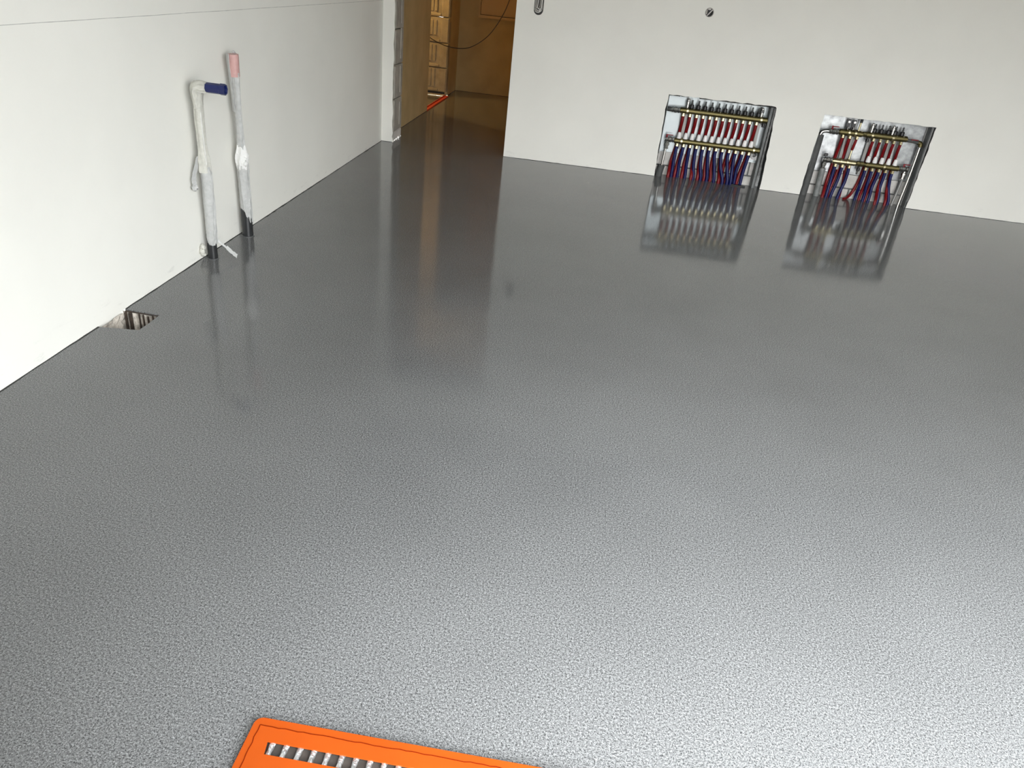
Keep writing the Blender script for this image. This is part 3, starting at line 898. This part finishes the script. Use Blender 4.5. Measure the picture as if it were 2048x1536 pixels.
def ribbon(pts, width, across, thick=0.0012, seed=0):
    """thin strip of tape with real thickness following pts"""
    r = random.Random(seed)
    P = [Vector(p) for p in smooth_path(pts, 5)]
    A = Vector(across).normalized()
    V, F = [], []
    N = len(P)
    for i, p in enumerate(P):
        t = (P[min(i + 1, N - 1)] - P[max(i - 1, 0)]).normalized()
        nn = t.cross(A).normalized()
        w = width * (1 + r.uniform(-.18, .18)) / 2
        V += [p - A * w + nn * thick, p + A * w + nn * thick, p + A * w - nn * thick, p - A * w - nn * thick]
    for i in range(N - 1):
        k = 4 * i
        for j in range(4):
            F.append((k + j, k + (j + 1) % 4, k + 4 + (j + 1) % 4, k + 4 + j))
    F += [(0, 1, 2, 3), tuple(4 * (N - 1) + j for j in (3, 2, 1, 0))]
    return V, F

def lump(c, r, seed, n=9):
    q = random.Random(seed)
    prof = [(-r, r * .25), (-r * .6, r * .8), (0, r), (r * .6, r * .75), (r, r * .2)]
    V, F = lathe(prof, 'Z', n)
    return [Vector(p) * q.uniform(.72, 1.25) + Vector(c) for p in V], F

# first pipe, with the blue plug
p1 = thing('water_pipe', (0.042, -2.93, 0.0), 'film wrapped pipe with an elbow and a blue plug on the left wall', 'pipe')
part('drain_stub', tube([(0.042, -2.930, -.02), (0.043, -2.932, 0.115)], .0212, 18), M['drain'], p1, True, 'black plastic stub')
part('floor_ring', move(lathe([(-.002, .026), (.003, .026), (.004, .022)], n=20), (0.042, -2.930, 0.0)), M['ring'], p1, True)
part('lower_wrap', wrap([(0.044, -2.932, 0.070, .0195), (0.046, -2.934, 0.105, .0215), (0.050, -2.938, 0.20, .0215), (0.053, -2.944, 0.30, .022), (0.055, -2.948, 0.39, .0215), (0.055, -2.950, 0.425, .020)], 5, .12), M['tape'], p1, True)
part('upper_wrap', wrap([(0.055, -2.950, 0.40, .0215), (0.055, -2.951, 0.45, .021), (0.055, -2.953, 0.50, .016), (0.056, -2.957, 0.60, .0165), (0.058, -2.960, 0.69, .017)], 6, .13), M['tape_warm'], p1, True)
el = part('elbow_wrap', wrap([(0.057, -2.960, 0.665, .0175), (0.056, -2.961, 0.71, .0225), (0.060, -2.962, 0.742, .027), (0.080, -2.962, 0.751, .0255), (0.106, -2.964, 0.752, .020)], 8, .14), M['tape_warm'], p1, True)
plug = part('blue_plug', move(lathe([(0.0, .019), (.010, .0205), (.062, .0205), (.064, .0225), (.084, .0225), (.084, .017), (.078, .015)], 'X', 8), (0.100, -2.965, 0.752)), M['blueplug'], p1, label='dark blue ribbed plug')
part('loose_flap', join(ribbon([(0.040, -2.962, 0.47), (0.028, -2.975, 0.42), (0.022, -2.990, 0.38), (0.024, -2.992, 0.345)], .022, (0.3, 0.6, 0.1), .0016, 1), lump((0.024, -2.990, 0.338), .0135, 4)), M['tape'], p1, True)
part('loose_tape', join(ribbon([(0.050, -2.925, 0.098), (0.066, -2.912, 0.080), (0.086, -2.908, 0.062), (0.100, -2.906, 0.050)], .010, (0.1, .3, 1), .0014, 2), ribbon([(0.100, -2.906, 0.052), (0.125, -2.910, 0.034), (0.150, -2.914, 0.020)], .018, (.1, .5, .8), .0018, 3)), M['tape'], p1, True)
part('tape_knot', lump((0.053, -2.906, 0.118), .008, 7), M['tape'], p1, True)
part('tape_wad', join(lump((0.013, -2.960, 0.060), .013, 8, 12), lump((0.013, -2.966, 0.042), .015, 9, 12), lump((0.010, -2.958, 0.026), .012, 10, 12)), M['tape_warm'], p1, True)

part('film_fold', ribbon([(0.070, -2.960, 0.425), (0.067, -2.957, 0.33), (0.062, -2.950, 0.24), (0.060, -2.950, 0.16), (0.056, -2.946, 0.10)], .006, (.8, -.5, 0), .0014, 11), M['tape_white'], p1, True)
part('film_fold', ribbon([(0.070, -2.935, 0.44), (0.071, -2.929, 0.33), (0.068, -2.924, 0.20), (0.064, -2.918, 0.11)], .004, (.8, .5, 0), .0012, 12), M['tape_white'], p1, True)
part('film_fold', ribbon([(0.068, -2.968, 0.70), (0.069, -2.968, 0.60), (0.070, -2.966, 0.50), (0.070, -2.962, 0.43)], .004, (.8, -.4, 0), .0012, 13), M['tape_white'], p1, True)
# second pipe, with the pink top
p2 = thing('water_pipe', (0.048, -2.574, 0.0), 'straight film wrapped pipe with a pink taped top on the left wall', 'pipe')
part('drain_stub', tube([(0.048, -2.574, -.02), (0.048, -2.575, 0.15)], .0262, 20), M['drain'], p2, True, 'black plastic stub')
part('floor_ring', move(lathe([(-.002, .032), (.003, .032), (.004, .027)], n=22), (0.048, -2.574, 0.0)), M['ring'], p2, True)
part('lower_wrap', wrap([(0.058, -2.566, 0.060, .0165), (0.052, -2.571, 0.095, .0225), (0.050, -2.576, 0.15, .027), (0.050, -2.580, 0.23, .0265), (0.051, -2.584, 0.31, .026), (0.052, -2.586, 0.36, .024), (0.052, -2.588, 0.40, .021)], 15, .10), M['tape'], p2, True)
part('knot_wrap', join(wrap([(0.052, -2.586, 0.335, .0225), (0.052, -2.587, 0.375, .028), (0.053, -2.588, 0.405, .026), (0.053, -2.590, 0.45, .017)], 17, .11), lump((0.072, -2.594, 0.385), .016, 21, 14), lump((0.074, -2.604, 0.366), .011, 23, 12), lump((0.073, -2.584, 0.402), .011, 24, 12), lump((0.058, -2.560, 0.425), .008, 22)), M['tape_white'], p2, True)
part('upper_wrap', wrap([(0.053, -2.590, 0.43, .018), (0.054, -2.594, 0.52, .0155), (0.055, -2.599, 0.62, .016), (0.056, -2.604, 0.71, .017), (0.057, -2.607, 0.770, .018)], 18, .10), M['tape'], p2, True)
part('pink_top', wrap([(0.057, -2.606, 0.752, .0205), (0.057, -2.608, 0.79, .0212), (0.058, -2.610, 0.832, .0215), (0.058, -2.611, 0.846, .021)], 19, .07), M['pink'], p2, True, 'pink taped end')
part('side_fold', ribbon([(0.040, -2.628, 0.846), (0.040, -2.628, 0.80), (0.041, -2.620, 0.74), (0.043, -2.612, 0.60)], .016, (.75, -.5, 0), .0016, 5), M['tape'], p2, True)
part('torn_end', join(lump((0.050, -2.590, 0.852), .006, 31), lump((0.052, -2.578, 0.846), .006, 32)), M['tape'], p2, True)
# long creases of film hanging in front of the sleeve
part('film_fold', ribbon([(0.079, -2.594, 0.40), (0.080, -2.590, 0.30), (0.078, -2.580, 0.17), (0.075, -2.572, 0.075)], .007, (.4, .9, 0), .0016, 6), M['tape'], p2, True)
part('film_fold', ribbon([(0.060, -2.610, 0.38), (0.052, -2.611, 0.27), (0.056, -2.606, 0.15), (0.064, -2.590, 0.085)], .006, (.9, .3, 0), .0016, 7), M['tape'], p2, True)

# ------------------------------------------------------------------ cut-out in the floor by the left wall
pit = struct('floor_pit', join(box(-0.012, 0.16, -3.75, -3.55, -0.11, -0.098)), M['rubble'], 'rough bottom of the square cut-out in the floor by the left wall', 'floor')
def rough_panel(a, b, h0, h1, nrm, seed, amp=0.006, nx=10, nz=6):
    r = random.Random(seed)
    a, b, nrm = Vector(a), Vector(b), Vector(nrm)
    V, F = [], []
    for i in range(nx + 1):
        for k in range(nz + 1):
            p = a + (b - a) * (i / nx)
            V.append((p.x + nrm.x * r.uniform(-amp, amp), p.y + nrm.y * r.uniform(-amp, amp), h0 + (h1 - h0) * k / nz))
    for i in range(nx):
        for k in range(nz):
            q = i * (nz + 1) + k
            F.append((q, q + nz + 1, q + nz + 2, q + 1))
    return V, F
part('pit_side', rough_panel((-0.01, -3.560, 0), (0.155, -3.560, 0), -.105, -.006, (0, 1, 0), 1), M['rubble'], pit)
part('pit_side', rough_panel((-0.01, -3.745, 0), (0.155, -3.745, 0), -.105, -.006, (0, 1, 0), 2, .003), M['rubble'], pit)
part('pit_side', rough_panel((0.157, -3.75, 0), (0.157, -3.55, 0), -.105, -.006, (1, 0, 0), 3, .003), M['rubble'], pit)
part('pit_side', rough_panel((-0.004, -3.75, 0), (-0.004, -3.55, 0), -.105, -.012, (1, 0, 0), 4, .004), M['rubble'], pit)
part('timber_batten', move(cbox(.006, .012, .088, .0018), (0.006, -3.572, -.052)), M['wood'], pit)
part('timber_batten', move(cbox(.010, .012, .090, .0018), (0.024, -3.570, -.053)), M['wood'], pit)
pr = random.Random(44)
for k, x in enumerate((0.058, 0.074, 0.093, 0.113, 0.128)):
    part('timber_batten', move(cbox(pr.uniform(.004, .007), .006, .085 - .02 * (k % 3), .0012), (x, -3.567, -.050 + .006 * (k % 3))), M['wood'], pit)
part('top_lath', move(cbox(.145, .008, .004, .001), (0.075, -3.566, -.006)), M['wood'], pit)
for k in range(9):
    x, y, s = pr.uniform(.015, .125), pr.uniform(-3.70, -3.595), pr.uniform(.014, .028)
    V, F = lump((0, 0, 0), s, 100 + k, 8)
    o = put('rubble_lump', mesh('rubble_lump', ([(p.x, p.y, p.z * .6) for p in V], F), M['rubble']), (x, y, -.096 + s * .45), pit)

# ------------------------------------------------------------------ corridor things
o = put('hanging_cable', mesh('hanging_cable', tube(smooth_path([(-0.62, 2.00, 1.30), (-0.38, 1.98, 0.96), (-0.20, 1.95, 0.745), (-0.07, 1.92, 0.646), (0.09, 1.90, 0.590), (0.246, 1.90, 0.579), (0.369, 1.90, 0.612), (0.51, 1.90, 0.715), (0.62, 1.90, 0.873), (0.695, 1.90, 1.053), (0.79, 1.90, 1.42), (0.88, 1.90, 1.95), (0.93, 1.90, 2.62)], 6), .0042, 8), M['cable'], True))
tag(o, 'thin black cable hanging in a loop across the dark corridor', 'cable')
db2 = thing('wall_panel', (0.75, 3.23, 0.80), 'pale flat panel box fixed on the corridor end wall', 'panel')
part('frame', join(box(0.196, 0.214, 3.195, 3.25, 0.806, 1.95), box(1.15, 1.168, 3.195, 3.25, 0.806, 1.95), box(0.214, 1.15, 3.195, 3.25, 0.806, 0.836), box(0.214, 1.15, 3.195, 3.25, 1.93, 1.95)), M['panel'], db2)
part('door', box(0.219, 1.145, 3.21, 3.25, 0.843, 1.926), M['panel'], db2)
o = put('threshold_strip', mesh('threshold_strip', join(box(-0.032, 0.004, SY0 + .005, SY1 - .01, -0.002, 0.010), box(-0.036, -0.030, SY0 + .005, SY1 - .01, -.002, .020)), M['redstrip']))
tag(o, 'red orange plastic strip across the side opening of the corridor', 'strip')

lamp = thing('hanging_bulb', (-0.90, 2.21, 1.62), 'bare warm light bulb hanging in the side room, hidden behind the wall', 'lamp')
part('bulb', move(lathe([(-.055, .008), (-.050, .024), (-.025, .034), (0, .030), (.025, .016), (.035, .014)], n=14), (-0.90, 2.21, 1.62)), M['bulb'], lamp, True)
part('socket', move(lathe([(.035, .018), (.085, .018), (.095, .006)], n=12), (-0.90, 2.21, 1.62)), M['black'], lamp, True)
part('cord', tube([(-0.90, 2.21, 1.71), (-0.90, 2.21, 2.62)], .004, 8), M['cable'], lamp, True)

# ------------------------------------------------------------------ orange slotted cover in the foreground
OX0, OX1, OY0, OY1, OZ = 1.2320, 2.26, -5.58, -5.1600, 0.014
def rrect(x0, x1, y0, y1, r, n=6):
    out = []
    for cx, cy, a0 in ((x1 - r, y0 + r, -PI / 2), (x1 - r, y1 - r, 0), (x0 + r, y1 - r, PI / 2), (x0 + r, y0 + r, PI)):
        for k in range(n + 1):
            a = a0 + PI / 2 * k / n
            out.append((cx + r * math.cos(a), cy + r * math.sin(a)))
    return out
og = thing('slotted_cover', (1.75, -5.42, 0.0), 'bright orange metal cover with a slot over galvanised bars, bottom of the picture', 'cover')
slot_o = [(1.2715, -5.2050), (1.2755, -5.2305), (2.10, -5.2305), (2.10, -5.2050)]
slot_b = [(1.2785, -5.515), (1.2815, -5.540), (2.10, -5.540), (2.10, -5.515)]
vf = plate(rrect(OX0, OX1, OY0, OY1, 0.016), [slot_o, slot_b], lambda a, b, d: Vector((a, b, OZ - d)), 0.014, [0.003, 0.003])
tp = part('top_plate', (vf[0], vf[1]), M['orange'], og)
# pressed crease running round the plate
rr = random.Random(21)
cre = []
for (a, b_) in (((OX0 + .013, OY0 + .014), (OX0 + .013, OY1 - .016)), ((OX0 + .013, OY1 - .016), (OX1 - .013, OY1 - .014))):
    n = int((Vector(b_) - Vector(a)).length / .012)
    pts = []
    for i in range(n + 1):
        p = Vector(a) + (Vector(b_) - Vector(a)) * (i / n)
        pts.append((p.x + rr.uniform(-.0011, .0011), p.y + rr.uniform(-.0011, .0011), OZ - .0002))
    cre.append(tube(pts, .0011, 6))
part('crease', join(*cre), M['orange_dark'], tp, True)
part('tray', join(box(OX0 + .01, OX1 - .01, OY0 + .01, OY1 - .012, 0.0005, 0.0014)), M['tray'], og)
bar = mesh('bar', tube([(0, .05 - .1 * k / 24, 0) for k in range(25)], 0.0050, 10, True, lambda i, a: 1 + .12 * math.sin(2 * a + i * .9) + .06 * math.sin(5 * a + i)), M['galvbar'], True)
for k in range(32):
    put('bar', bar, (1.2805 + 0.0262 * k, -5.218, 0.0072), og)
